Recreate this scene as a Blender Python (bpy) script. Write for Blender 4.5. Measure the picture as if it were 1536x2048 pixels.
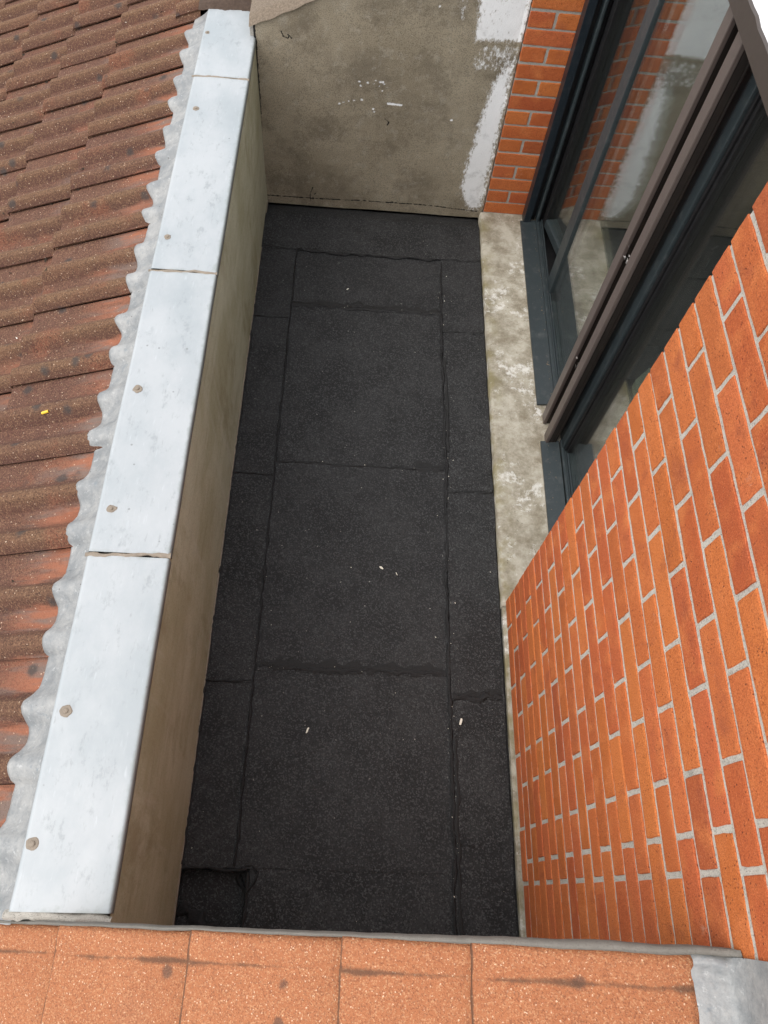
import bpy, math, random
import numpy as np
from mathutils import Matrix, Vector, noise as mn

random.seed(7); rng = np.random.default_rng(7)
S = bpy.context.scene
COL = S.collection
for o in list(bpy.data.objects): bpy.data.objects.remove(o)

# ---------------------------------------------------------------- camera, sky, sun, exposure
cam = bpy.data.objects.new('camera', bpy.data.cameras.new('camera')); COL.objects.link(cam)
RC = ((0.99716881, 0.05015995, 0.05602099), (0.01886142, -0.88803277, 0.45939312), (0.07279161, -0.45703585, -0.88646467))
M = Matrix.Identity(4)
for i in range(3):
    M[i][0], M[i][1], M[i][2] = RC[i][0], -RC[i][1], -RC[i][2]
M[2][3] = 2.7
cam.matrix_world = M
cam.data.sensor_fit = 'VERTICAL'; cam.data.sensor_height = 24; cam.data.lens = 24 * 1485.73 / 2048
cam.data.clip_start = 0.02; cam.data.clip_end = 600
S.camera = cam

SUN_ELEV, SUN_AZ = 58, 252          # azimuth clockwise from +Y: light comes from the left, a little behind
W = bpy.data.worlds.new('World'); S.world = W; W.use_nodes = True
wn = W.node_tree; bg = wn.nodes['Background']
sky = wn.nodes.new('ShaderNodeTexSky'); sky.sky_type = 'NISHITA'; sky.sun_disc = False
sky.sun_elevation = math.radians(SUN_ELEV); sky.sun_rotation = math.radians(SUN_AZ)
sky.air_density = 1.0; sky.dust_density = 3.0; sky.ozone_density = 1.0
mixw = wn.nodes.new('ShaderNodeMix'); mixw.data_type = 'RGBA'
mixw.inputs[0].default_value = 0.68     # an even layer of cloud over the clear sky
wn.links.new(sky.outputs[0], mixw.inputs[6]); mixw.inputs[7].default_value = (5.95, 5.85, 5.75, 1)
wn.links.new(mixw.outputs[2], bg.inputs[0]); bg.inputs[1].default_value = 0.15
sl = bpy.data.lights.new('sun', 'SUN'); sl.energy = 0.6; sl.angle = math.radians(60); sl.color = (1, .96, .9)
sun = bpy.data.objects.new('sun', sl); COL.objects.link(sun)
e, a = math.radians(SUN_ELEV), math.radians(SUN_AZ)
sd = Vector((math.sin(a) * math.cos(e), math.cos(a) * math.cos(e), math.sin(e)))
sun.rotation_euler = sd.to_track_quat('Z', 'Y').to_euler(); sun.location = sd * 20
S.view_settings.view_transform = 'Standard'; S.view_settings.look = 'None'
S.view_settings.gamma = 1; S.view_settings.use_curve_mapping = False
S.view_settings.exposure = 1.12

# ---------------------------------------------------------------- material helpers
class G:
    """small wrapper round one node tree"""
    def __init__(s, name):
        s.m = bpy.data.materials.new(name); s.m.use_nodes = True; s.t = s.m.node_tree
        s.b = s.t.nodes['Principled BSDF']; s.p = s.n('ShaderNodeNewGeometry').outputs['Position']
    def n(s, ty, **kw):
        x = s.t.nodes.new(ty)
        for k, v in kw.items(): setattr(x, k, v)
        return x
    def put(s, sock, v):
        if isinstance(v, bpy.types.NodeSocket): s.t.links.new(v, sock)
        elif v is not None:
            if isinstance(v, (tuple, list)) and len(v) == 3 and sock.type == 'RGBA': v = (*v, 1)
            sock.default_value = v
    def vec(s, scale, src=None, off=(0, 0, 0)):
        x = s.n('ShaderNodeMapping'); s.put(x.inputs[0], src or s.p); x.inputs[3].default_value = scale; x.inputs[1].default_value = off
        return x.outputs[0]
    def noise(s, scale, det=4, rough=.55, v=None, dist=0):
        x = s.n('ShaderNodeTexNoise'); s.put(x.inputs['Vector'], v or s.p)
        x.inputs['Scale'].default_value = scale; x.inputs['Detail'].default_value = det
        x.inputs['Roughness'].default_value = rough; x.inputs['Distortion'].default_value = dist
        return x.outputs[0]
    def vor(s, scale, v=None, out='Distance', feature='F1', rnd=1):
        x = s.n('ShaderNodeTexVoronoi', feature=feature); s.put(x.inputs['Vector'], v or s.p)
        x.inputs['Scale'].default_value = scale; x.inputs['Randomness'].default_value = rnd
        return x.outputs[out]
    def ramp(s, f, stops, interp='LINEAR'):
        x = s.n('ShaderNodeValToRGB'); s.put(x.inputs[0], f); r = x.color_ramp; r.interpolation = interp
        while len(r.elements) < len(stops): r.elements.new(0.5)
        for el, (p, c) in zip(r.elements, stops):
            el.position = p; el.color = (c, c, c, 1) if not isinstance(c, tuple) else (*c, 1)
        return x.outputs[0]
    def mix(s, f, a, b, mode='MIX'):
        x = s.n('ShaderNodeMix', data_type='RGBA', blend_type=mode); x.clamp_factor = True
        s.put(x.inputs[0], f); s.put(x.inputs[6], a); s.put(x.inputs[7], b); return x.outputs[2]
    def math(s, op, a, b=None, c=None):
        x = s.n('ShaderNodeMath', operation=op); s.put(x.inputs[0], a); s.put(x.inputs[1], b); s.put(x.inputs[2], c)
        return x.outputs[0]
    def step(s, f, lo, hi): 
        x = s.n('ShaderNodeMapRange', interpolation_type='SMOOTHSTEP'); s.put(x.inputs[0], f)
        x.inputs[1].default_value = lo; x.inputs[2].default_value = hi; return x.outputs[0]
    def attr(s, name): return s.n('ShaderNodeAttribute', attribute_name=name).outputs['Fac']
    def rand(s): return s.n('ShaderNodeObjectInfo').outputs['Random']
    def bump(s, h, strength=.5, dist=.002, nrm=None):
        x = s.n('ShaderNodeBump'); s.put(x.inputs['Height'], h); x.inputs['Strength'].default_value = strength
        x.inputs['Distance'].default_value = dist
        if nrm is not None: s.put(x.inputs['Normal'], nrm)
        return x.outputs[0]
    def out(s, col, rough=.8, nrm=None, metal=0, spec=.5):
        s.put(s.b.inputs['Base Color'], col); s.put(s.b.inputs['Roughness'], rough); s.put(s.b.inputs['Metallic'], metal)
        s.put(s.b.inputs['Specular IOR Level'], spec)
        if nrm is not None: s.put(s.b.inputs['Normal'], nrm)
        return s.m

MT = {}
def m_brick():
    g = G('brick'); r = g.rand()
    base = g.ramp(r, [(0, (.50, .122, .034)), (.14, (.57, .170, .042)), (.28, (.43, .095, .030)), (.42, (.55, .145, .048)), (.56, (.50, .140, .030)), (.68, (.37, .085, .030)), (.78, (.58, .180, .042)), (.9, (.50, .120, .042)), (1, (.45, .105, .030))])
    big = g.noise(14, 3, .5)
    c = g.mix(g.math('MULTIPLY', g.step(big, .46, .75), .8), base, (.60, .185, .055))
    c = g.mix(g.math('MULTIPLY', g.step(g.noise(9, 4, .6, g.vec((1, 1, 1), off=(3, 7, 1))), .56, .75), .6), c, (.30, .075, .035))
    grain = g.noise(420, 3, .7)
    c = g.mix(g.math('MULTIPLY', g.step(grain, .52, .34), .7), c, (.22, .045, .02))
    c = g.mix(g.math('MULTIPLY', g.step(grain, .56, .72), .6), c, (.72, .29, .14))
    pits = g.vor(120, g.vec((1, 1, 1)))
    pm = g.math('MULTIPLY', g.step(pits, .24, .10), g.step(g.noise(30, 2), .45, .60))
    c = g.mix(g.math('MULTIPLY', pm, .8), c, (.13, .035, .02))
    c = g.mix(g.math('MULTIPLY', g.step(g.noise(11, 7, .8, g.vec((1, 1, 1), off=(9, 1, 4))), .62, .76), .38), c, (.55, .42, .33))
    c = g.mix(g.math('MULTIPLY', g.step(g.noise(6, 6, .75, g.vec((1, 1, 1), off=(2, 8, 5))), .58, .74), .5), c, (.21, .055, .028))
    h = g.math('ADD', g.math('MULTIPLY', g.noise(300, 4, .7), .7), g.noise(60, 3, .6)); h = g.math('SUBTRACT', h, g.math('MULTIPLY', pm, .8))
    return g.out(c, .82, g.bump(h, .8, .003), spec=.3)
def m_mortar(name='mortar', k=1.0):
    g = G(name)
    c = g.mix(g.noise(35, 4), (.36 * k, .34 * k, .295 * k), (.54 * k, .51 * k, .45 * k))
    c = g.mix(g.math('MULTIPLY', g.step(g.noise(330, 3, .75), .48, .34), .8), c, (.16, .15, .13))
    c = g.mix(g.math('MULTIPLY', g.step(g.noise(5, 5, .65), .60, .75), .55), c, (.17, .17, .15))
    return g.out(c, .95, g.bump(g.noise(330, 4, .75), .8, .004), spec=.2)
def m_render():
    g = G('render')
    n1 = g.noise(2.6, 5, .6); c = g.mix(g.step(n1, .3, .72), (.275, .230, .160), (.385, .330, .238))
    c = g.mix(g.math('MULTIPLY', g.step(g.noise(4.5, 7, .72, g.vec((1, 1, 1), off=(5, 0, 2))), .46, .66), .72), c, (.165, .135, .095))
    c = g.mix(g.math('MULTIPLY', g.step(g.noise(22, 5, .7), .52, .72), .5), c, (.44, .40, .32))
    c = g.mix(g.math('MULTIPLY', g.step(g.noise(260, 3, .7), .52, .36), .6), c, (.085, .072, .052))
    c = g.mix(g.math('MULTIPLY', g.step(g.noise(190, 2, .6), .66, .74), .6), c, (.48, .44, .37))
    dk = g.attr('crack'); c = g.mix(g.step(g.math('ADD', dk, g.math('MULTIPLY', g.math('SUBTRACT', g.noise(60, 3), .5), .9)), .45, .6), c, (.02, .018, .016))
    pa = g.attr('paint'); tx = g.math('ADD', g.math('MULTIPLY', g.math('SUBTRACT', g.noise(85, 6, .75, g.vec((1, 1, .55))), .5), 1.7), g.math('MULTIPLY', g.math('SUBTRACT', g.noise(16, 4, .7), .5), .5))
    pm = g.step(g.math('ADD', pa, tx), .36, .74)
    pc = g.mix(g.noise(40, 4, .6), (.86, .86, .85), (.92, .92, .91))
    pc = g.mix(g.math('MULTIPLY', g.step(g.noise(9, 5, .7), .56, .72), .45), pc, (.46, .46, .44))
    c = g.mix(pm, c, pc)
    h = g.math('ADD', g.noise(170, 5, .7), g.math('MULTIPLY', g.noise(28, 3), .6)); h = g.math('ADD', h, g.math('MULTIPLY', pm, .5))
    return g.out(c, .92, g.bump(h, .5, .003), spec=.25)
def m_felt():
    g = G('bitumen_felt')
    c = g.mix(g.step(g.noise(4.2, 7, .72), .38, .62), (.0135, .0136, .0139), (.029, .0293, .0297))
    c = g.mix(g.math('MULTIPLY', g.step(g.noise(7, 6, .7, g.vec((1, 1, 1), off=(2, 9, 0))), .57, .72), .6), c, (.009, .0085, .008))
    vc = g.n('ShaderNodeSeparateColor'); g.put(vc.inputs[0], g.vor(240, out='Color'))
    c = g.mix(g.step(vc.outputs[0], .55, 1.0), c, (.062, .063, .064))
    c = g.mix(g.math('MULTIPLY', g.step(vc.outputs[1], .78, .95), .8), c, (.010, .010, .010))
    c = g.mix(g.step(vc.outputs[2], .9992, .9999), c, (.26, .25, .23))
    c = g.mix(g.math('MULTIPLY', g.rand(), .25), c, (.026, .026, .027))
    return g.out(c, .78, g.bump(g.math('ADD', g.vor(300), g.noise(22, 3)), .7, .003), spec=.35)
def m_tar():
    g = G('tar')
    return g.out((.006, .006, .0065), g.mix(g.noise(90, 3), (.22,) * 3, (.6,) * 3), g.bump(g.noise(160, 4, .7), 1, .006), spec=.5)
def m_coping():
    g = G('coping_metal')
    c = g.mix(g.step(g.noise(3.0, 7, .68, g.vec((1, .6, 1))), .34, .66), (.305, .338, .350), (.39, .412, .42))
    c = g.mix(g.math('MULTIPLY', g.step(g.noise(26, 6, .75, g.vec((1, .5, 1))), .54, .70), .7), c, (.245, .27, .275))
    c = g.mix(g.math('MULTIPLY', g.step(g.noise(55, 5, .7, g.vec((1, .22, 1), off=(3, 1, 0))), .60, .70), .55), c, (.24, .26, .26))
    c = g.mix(g.math('MULTIPLY', g.step(g.noise(120, 3, .6, g.vec((1, .15, 1))), .60, .80), .4), c, (.50, .53, .545))
    sp = g.math('MULTIPLY', g.step(g.vor(24), .10, .06), g.step(g.noise(12, 1), .55, .6)); c = g.mix(g.math('MULTIPLY', sp, .65), c, (.16, .17, .16))
    e = g.attr('edge'); c = g.mix(g.math('MULTIPLY', g.step(g.math('ADD', e, g.math('MULTIPLY', g.math('SUBTRACT', g.noise(34, 5, .7), .5), 1.3)), .55, .95), .6), c, (.25, .28, .265))
    rg = g.math('MULTIPLY_ADD', g.noise(18, 4, .6), .25, .33)
    return g.out(c, rg, g.bump(g.math('ADD', g.noise(7, 3), g.math('MULTIPLY', g.noise(90, 3), .08)), .12, .01), metal=.1, spec=.5)
def m_lead():
    g = G('lead')
    c = g.mix(g.step(g.noise(13, 8, .74), .32, .70), (.20, .212, .216), (.35, .35, .338))
    c = g.mix(g.math('MULTIPLY', g.step(g.noise(60, 6, .75), .56, .72), .6), c, (.56, .57, .56))
    c = g.mix(g.math('MULTIPLY', g.step(g.noise(38, 4, .7, g.vec((1, 1, 1), off=(4, 4, 4))), .58, .72), .6), c, (.17, .20, .22))
    c = g.mix(g.math('MULTIPLY', g.step(g.vor(42), .12, .05), g.step(g.noise(9, 2), .5, .6)), c, (.09, .085, .08))
    return g.out(c, g.math('MULTIPLY_ADD', g.noise(30, 3), .35, .42), g.bump(g.math('ADD', g.noise(26, 4), g.math('MULTIPLY', g.noise(150, 4), .3)), .6, .008), metal=.2, spec=.4)
def tile_mat(name, dirty):
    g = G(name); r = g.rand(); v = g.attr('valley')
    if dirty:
        c = g.ramp(g.math('ADD', v, g.math('MULTIPLY', g.math('SUBTRACT', g.noise(14, 5, .7), .5), .7)), [(.05, (.150, .086, .047)), (.35, (.108, .055, .033)), (.7, (.084, .040, .028)), (1, (.125, .062, .042))])  # golden granules on crests; flanks darkened in colour to imitate shade on the rolls
        c = g.mix(g.math('MULTIPLY', g.step(g.noise(5, 6, .65), .40, .68), .5), c, (.150, .072, .044))
        c = g.mix(g.math('MULTIPLY', r, .5), c, (.10, .046, .036))
        w = g.step(g.math('ADD', v, g.math('MULTIPLY', g.math('SUBTRACT', g.noise(26, 5, .65, g.vec((.16, 1, .3))), .5), 1.6)), .55, .95)
        wc = g.mix(g.step(g.noise(20, 4, .6, g.vec((.2, 1, .3), off=(2, 3, 0))), .42, .6), (.30, .118, .068), (.18, .130, .108))
        wm = g.math('MULTIPLY', w, g.step(g.math('ADD', g.attr('clean'), g.math('MULTIPLY', g.noise(3.3, 3), .6)), .72, 1.2)); c = g.mix(wm, c, wc)
        c = g.mix(g.math('MULTIPLY', g.step(g.noise(5, 4, .6, g.vec((1, 1, 1), off=(8, 3, 2))), .55, .7), .6), c, (.19, .070, .040))
        gs = 330
    else:
        c = g.mix(g.noise(7, 5, .6), (.33, .122, .055), (.41, .165, .075))
        c = g.mix(g.math('MULTIPLY', g.step(g.noise(4, 5, .65), .56, .72), .45), c, (.34, .145, .075))
        wm = 0; gs = 460
    vc = g.n('ShaderNodeSeparateColor'); g.put(vc.inputs[0], g.vor(gs, out='Color'))
    inv = g.math('SUBTRACT', 1, g.math('MULTIPLY', wm, .8)) if dirty else 1
    lt = (.27, .165, .095) if dirty else (.54, .31, .165)
    dk = (.045, .022, .016) if dirty else (.21, .080, .042)
    c = g.mix(g.math('MULTIPLY', g.math('MULTIPLY', g.step(vc.outputs[0], .62, 1.0), .55 if dirty else .6), inv), c, lt)
    c = g.mix(g.math('MULTIPLY', g.math('MULTIPLY', g.step(vc.outputs[1], .62, .95), .7), inv), c, dk)
    c = g.mix(g.math('MULTIPLY', g.step(vc.outputs[2], .990 if dirty else .98, .997), .65), c, (.66, .50, .36) if dirty else (.80, .60, .42))
    lich = g.step(g.math('ADD', g.vor(8.5 if dirty else 7.5), g.math('MULTIPLY', g.noise(50, 5, .75), .25 if dirty else .16)), .34 if dirty else .19, .20 if dirty else .13)
    c = g.mix(g.math('MULTIPLY', lich, .75 if dirty else .6), c, (.045, .042, .04))
    if not dirty:
        d = g.step(g.math('ADD', g.attr('valley'), g.math('MULTIPLY', g.math('SUBTRACT', g.noise(11, 5, .7, g.vec((.4, 1, 1))), .5), 1.5)), .72, 1.05); c = g.mix(g.math('MULTIPLY', d, .8), c, (.10, .055, .035))
    h = g.math('ADD', g.math('MULTIPLY', g.vor(gs), .6), g.noise(120, 4, .7))
    return g.out(c, .88, g.bump(h, .65, .0035), spec=.25)
def m_conc():
    g = G('sill_concrete')
    c = g.mix(g.step(g.noise(11, 10, .76), .34, .66), (.23, .20, .145), (.48, .45, .375))
    c = g.mix(g.math('MULTIPLY', g.step(g.noise(30, 8, .8), .55, .72), .5), c, (.19, .155, .11))
    wl = g.math('ADD', g.noise(24, 9, .82), g.math('MULTIPLY', g.math('SUBTRACT', g.noise(5, 3), .5), .7))
    c = g.mix(g.math('MULTIPLY', g.step(wl, .57, .66), .8), c, (.70, .69, .65))
    px = g.n('ShaderNodeSeparateXYZ'); g.put(px.inputs[0], g.p)
    gr = g.math('MULTIPLY', g.step(px.outputs[0], .72, .63), g.step(g.noise(9, 4, .6), .45, .65)); c = g.mix(g.math('MULTIPLY', gr, .75), c, (.22, .19, .09))
    c = g.mix(g.math('MULTIPLY', g.step(g.vor(70), .17, .08), g.step(g.noise(14, 2), .48, .6)), c, (.10, .085, .06))
    return g.out(c, .93, g.bump(g.noise(140, 6, .75), .7, .004), spec=.2)
def m_clad():
    g = G('parapet_cladding')
    c = g.mix(g.step(g.noise(3.2, 6, .68, g.vec((1, .6, 1))), .34, .66), (.40, .372, .235), (.54, .515, .375))
    c = g.mix(g.math('MULTIPLY', g.step(g.noise(34, 5, .65, g.vec((1, .16, 1))), .50, .75), .40), c, (.27, .235, .15))
    c = g.mix(g.math('MULTIPLY', g.step(g.noise(12, 5, .65, g.vec((1, 1, .10), off=(1, 5, 2))), .52, .72), .35), c, (.60, .57, .47))
    c = g.mix(g.math('MULTIPLY', g.step(g.noise(3.0, 6, .7, g.vec((1, 1, .5), off=(0, 2, 3))), .53, .68), .6), c, (.25, .205, .105))
    c = g.mix(g.math('MULTIPLY', g.step(g.noise(210, 4, .75), .50, .36), .45), c, (.20, .17, .11))
    c = g.mix(g.math('MULTIPLY', g.step(g.noise(160, 4, .75, g.vec((1, .5, 1), off=(3, 3, 3))), .58, .70), .45), c, (.66, .62, .50))
    return g.out(c, .72, g.bump(g.noise(130, 5, .7, g.vec((1, .4, 1))), .35, .003), spec=.35)
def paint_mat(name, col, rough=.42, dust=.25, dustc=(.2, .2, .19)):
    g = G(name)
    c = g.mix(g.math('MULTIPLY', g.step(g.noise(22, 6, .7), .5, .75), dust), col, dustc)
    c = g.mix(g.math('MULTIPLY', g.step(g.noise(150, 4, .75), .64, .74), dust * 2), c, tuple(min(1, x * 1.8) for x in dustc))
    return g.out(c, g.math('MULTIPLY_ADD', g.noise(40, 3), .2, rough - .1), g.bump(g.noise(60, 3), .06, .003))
def plain(name, col, rough=.8, var=.3, scale=40, bump=.3, metal=0):
    g = G(name); c = g.mix(g.noise(scale, 4), tuple(x * (1 - var) for x in col), tuple(min(1, x * (1 + var)) for x in col))
    return g.out(c, rough, g.bump(g.noise(scale * 4, 4), bump, .003), metal=metal)
def m_glass():
    g = G('window_glass'); t = g.t
    tr = g.n('ShaderNodeBsdfTransparent'); tr.inputs[0].default_value = (.93, .96, .95, 1)
    gl = g.n('ShaderNodeBsdfGlossy'); gl.inputs['Roughness'].default_value = 0.012; gl.inputs[0].default_value = (1, 1, 1, 1)
    lw = g.n('ShaderNodeLayerWeight'); lw.inputs[0].default_value = .5
    fr = g.math('MULTIPLY_ADD', g.math('POWER', lw.outputs['Facing'], 5), .92, .08)
    # specks of dust and dried drops on the pane
    dn = g.n('ShaderNodeBsdfDiffuse'); dn.inputs[0].default_value = (.55, .54, .5, 1)
    m1 = g.n('ShaderNodeMixShader'); t.links.new(fr, m1.inputs[0]); t.links.new(tr.outputs[0], m1.inputs[1]); t.links.new(gl.outputs[0], m1.inputs[2])
    m2 = g.n('ShaderNodeMixShader'); d = g.math('ADD', g.math('MULTIPLY', g.step(g.noise(170, 2, .6), .70, .76), .25), .006)
    t.links.new(d, m2.inputs[0]); t.links.new(m1.outputs[0], m2.inputs[1]); t.links.new(dn.outputs[0], m2.inputs[2])
    t.links.new(m2.outputs[0], t.nodes['Material Output'].inputs[0]); return g.m
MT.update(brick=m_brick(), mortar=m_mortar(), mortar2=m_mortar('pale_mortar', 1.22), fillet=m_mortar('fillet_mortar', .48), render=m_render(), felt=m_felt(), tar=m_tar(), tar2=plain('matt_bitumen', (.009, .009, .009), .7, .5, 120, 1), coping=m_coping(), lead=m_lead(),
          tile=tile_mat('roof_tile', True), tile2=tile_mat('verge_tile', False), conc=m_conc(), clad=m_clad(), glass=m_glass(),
          teal=paint_mat('teal_aluminium', (.027, .037, .041), .42, .30, (.15, .155, .15)), navy=paint_mat('navy_aluminium', (.010, .016, .022), .38, .12),
          black=paint_mat('black_gasket', (.006, .006, .007), .5, .05), brown=paint_mat('brown_paint', (.105, .083, .074), .40, .3, (.06, .05, .045)),
          brown_rail=paint_mat('dark_brown_paint', (.050, .038, .031), .5, .15, (.09, .075, .065)),
          brown_in=paint_mat('brown_paint_shaded', (.013, .009, .007), .5, .25, (.07, .05, .03)),  # same brown paint, with the shade of the channel put into its colour
          white=plain('white_paint', (.80, .81, .82), .6, .03, 8, .1), seal=plain('sealant', (.22, .18, .135), .55, .35, 60, .5),
          room=plain('dark_room', (.020, .021, .019), .9, .15, 5, .1), chip=plain('pale_chip', (.72, .68, .58), .8, .25, 200, .3),
          yellow=plain('yellow_plastic', (.80, .52, .04), .45, .1, 60, .1), foil=plain('foil', (.42, .40, .38), .35, .15, 90, 1, 1),
          under=plain('underlay', (.012, .010, .009), .9), moss=plain('moss', (.035, .025, .015), 1, .5, 90, 1), ground=plain('ground', (.10, .10, .09), .9, .3, 1, .1),
          plaster=plain('pale_seat', (.36, .36, .26), .7, .1, 20, .1), crumb=plain('crumb', (.26, .19, .12), .9, .6, 300, .3), soil=plain('dirty_mortar', (.075, .05, .036), 1, .6, 110, 1), verge=plain('verge_mortar', (.185, .145, .105), .95, .8, 150, 1), ink=plain('ink', (.006, .006, .006), .8))

# ---------------------------------------------------------------- mesh helpers
def mk(name, v, f, mat, parent=None, smooth=False, attrs=None, link=True):
    me = bpy.data.meshes.new(name); me.from_pydata([tuple(p) for p in v], [], [tuple(int(i) for i in q) for q in f]); me.update()
    if mat: me.materials.append(MT[mat] if isinstance(mat, str) else mat)
    if smooth: me.polygons.foreach_set('use_smooth', [True] * len(me.polygons))
    for k, vals in (attrs or {}).items():
        at = me.attributes.new(k, 'FLOAT', 'POINT'); at.data.foreach_set('value', np.asarray(vals, dtype=np.float32))
    return place(name, me, parent)
def place(name, me, parent=None, loc=(0, 0, 0), rot=(0, 0, 0)):
    o = bpy.data.objects.new(name, me); COL.objects.link(o); o.location = loc; o.rotation_euler = rot
    if parent: o.parent = parent
    return o
def thing(name, label, cat, group=None, loc=(0, 0, 0)):
    o = bpy.data.objects.new(name, None); COL.objects.link(o); o.empty_display_size = .1; return tag(o, label, cat, group)
def tag(o, label, cat, group=None):
    o['label'] = label; o['category'] = cat; o['kind'] = o.get('kind', 'thing')
    if group: o['group'] = group
    return o
def cbox(x0, x1, y0, y1, z0, z1, b=.002):
    """chamfered box -> verts, faces"""
    b = min(b, (x1 - x0) * .45, (y1 - y0) * .45, (z1 - z0) * .45)
    c = [(x0, x1), (y0, y1), (z0, z1)]; V = []; idx = {}
    for i in (0, 1):
        for j in (0, 1):
            for k in (0, 1):
                s = (i, j, k)
                for ax in range(3):
                    p = []
                    for q in range(3):
                        val = c[q][s[q]]
                        if q != ax: val += b if s[q] == 0 else -b
                        p.append(val)
                    idx[(s, ax)] = len(V); V.append(p)
    F = []
    for ax in range(3):
        o1, o2 = [q for q in range(3) if q != ax]
        for sv in (0, 1):
            q = []
            for a_, b_ in ((0, 0), (1, 0), (1, 1), (0, 1)):
                s = [0] * 3; s[ax] = sv; s[o1] = a_; s[o2] = b_; q.append(idx[(tuple(s), ax)])
            F.append(q)
    for ax in range(3):
        o1, o2 = [q for q in range(3) if q != ax]
        for a_ in (0, 1):
            for b_ in (0, 1):
                s0 = [0] * 3; s0[o1] = a_; s0[o2] = b_; s1 = list(s0); s1[ax] = 1
                F.append([idx[(tuple(s0), o1)], idx[(tuple(s1), o1)], idx[(tuple(s1), o2)], idx[(tuple(s0), o2)]])
    for i in (0, 1):
        for j in (0, 1):
            for k in (0, 1): F.append([idx[((i, j, k), 0)], idx[((i, j, k), 1)], idx[((i, j, k), 2)]])
    return V, F
def fixn(o):
    import bmesh
    bm = bmesh.new(); bm.from_mesh(o.data); bmesh.ops.recalc_face_normals(bm, faces=bm.faces); bm.to_mesh(o.data); bm.free(); return o
def box(name, x0, x1, y0, y1, z0, z1, mat, parent=None, b=.002):
    return fixn(mk(name, *cbox(x0, x1, y0, y1, z0, z1, b), mat, parent))
def boxes(name, lst, mat, parent=None, b=.002):
    V, F = [], []
    for q in lst:
        v, f = cbox(*q, b); n = len(V); V += v; F += [[i + n for i in k] for k in f]
    return fixn(mk(name, V, F, mat, parent))
def grid(nu, nv):
    return [(i * nv + j, (i + 1) * nv + j, (i + 1) * nv + j + 1, i * nv + j + 1) for i in range(nu - 1) for j in range(nv - 1)]
def fb(x, y=0, z=0, o=4): return mn.fractal(Vector((x, y, z)), 1.0, 2.0, o)
def prism_y(name, poly, y0, y1, mat, parent=None):
    n = len(poly); V = [(x, y0, z) for x, z in poly] + [(x, y1, z) for x, z in poly]
    F = [list(range(n)), list(range(n, 2 * n))] + [[i, (i + 1) % n, n + (i + 1) % n, n + i] for i in range(n)]
    return fixn(mk(name, V, F, mat, parent))
def ribbon(name, pts, w, h, mat, parent=None, seed=0, step=.012, jit=.5, smooth=True):
    """irregular bead lying along a polyline of 3-D points (on a horizontal surface)"""
    P = []
    for a_, b_ in zip(pts[:-1], pts[1:]):
        a_, b_ = np.array(a_), np.array(b_); n = max(1, int(np.linalg.norm(b_ - a_) / step))
        P += [a_ + (b_ - a_) * i / n for i in range(n)]
    P.append(np.array(pts[-1])); P = np.array(P, float); V = []
    for i, p in enumerate(P):
        d = P[min(i + 1, len(P) - 1)] - P[max(i - 1, 0)]; t = np.array([-d[1], d[0], 0]); t /= max(1e-9, np.linalg.norm(t))
        s = i * step; k = 1 + jit * 1.6 * fb(s * 22, seed * 3.1); k2 = 1 + jit * 1.6 * fb(s * 22, seed * 3.1 + 9); c = p + t * w * .5 * fb(s * 9, seed + 5)
        for q, hh in ((-1, 0), (-.55, .8), (0, 1), (.55, .8), (1, 0)):
            V.append(c + t * q * w * .5 * max(.25, k if q < 0 else k2) + np.array([0, 0, hh * h * max(.3, 1 + jit * fb(s * 30, seed, 4))]))
    return fixn(mk(name, V, grid(len(P), 5), mat, parent, smooth))

# ---------------------------------------------------------------- setting below and behind
g_ = mk('ground', [(-300, -300, -5.6), (300, -300, -5.6), (300, 300, -5.6), (-300, 300, -5.6)], [(0, 1, 2, 3)], 'ground'); g_['kind'] = 'structure'

XL, XR, YF = -.463, .647, 3.17         # parapet face, brick wall face, far wall face
TG = math.tan(math.radians(25)); TT = .362     # roof pitch, pitch of one tile
def zroof(x): return .76 + (x + .73) * TG

# floor slab with a sunken outlet box in the near left corner, lowered at the far wall for its shade
fl = boxes('terrace_floor', [(XL - .02, .90, .07, 3.06, -.25, -.008), (XL - .02, .90, 3.0602, 3.5, -.25, -.12), (-.245, .90, -.40, .0702, -.25, -.0085), (XL - .02, -.2448, -.40, .0698, -.26, -.055)], 'felt', b=.003)
fl['kind'] = 'structure'

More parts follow.
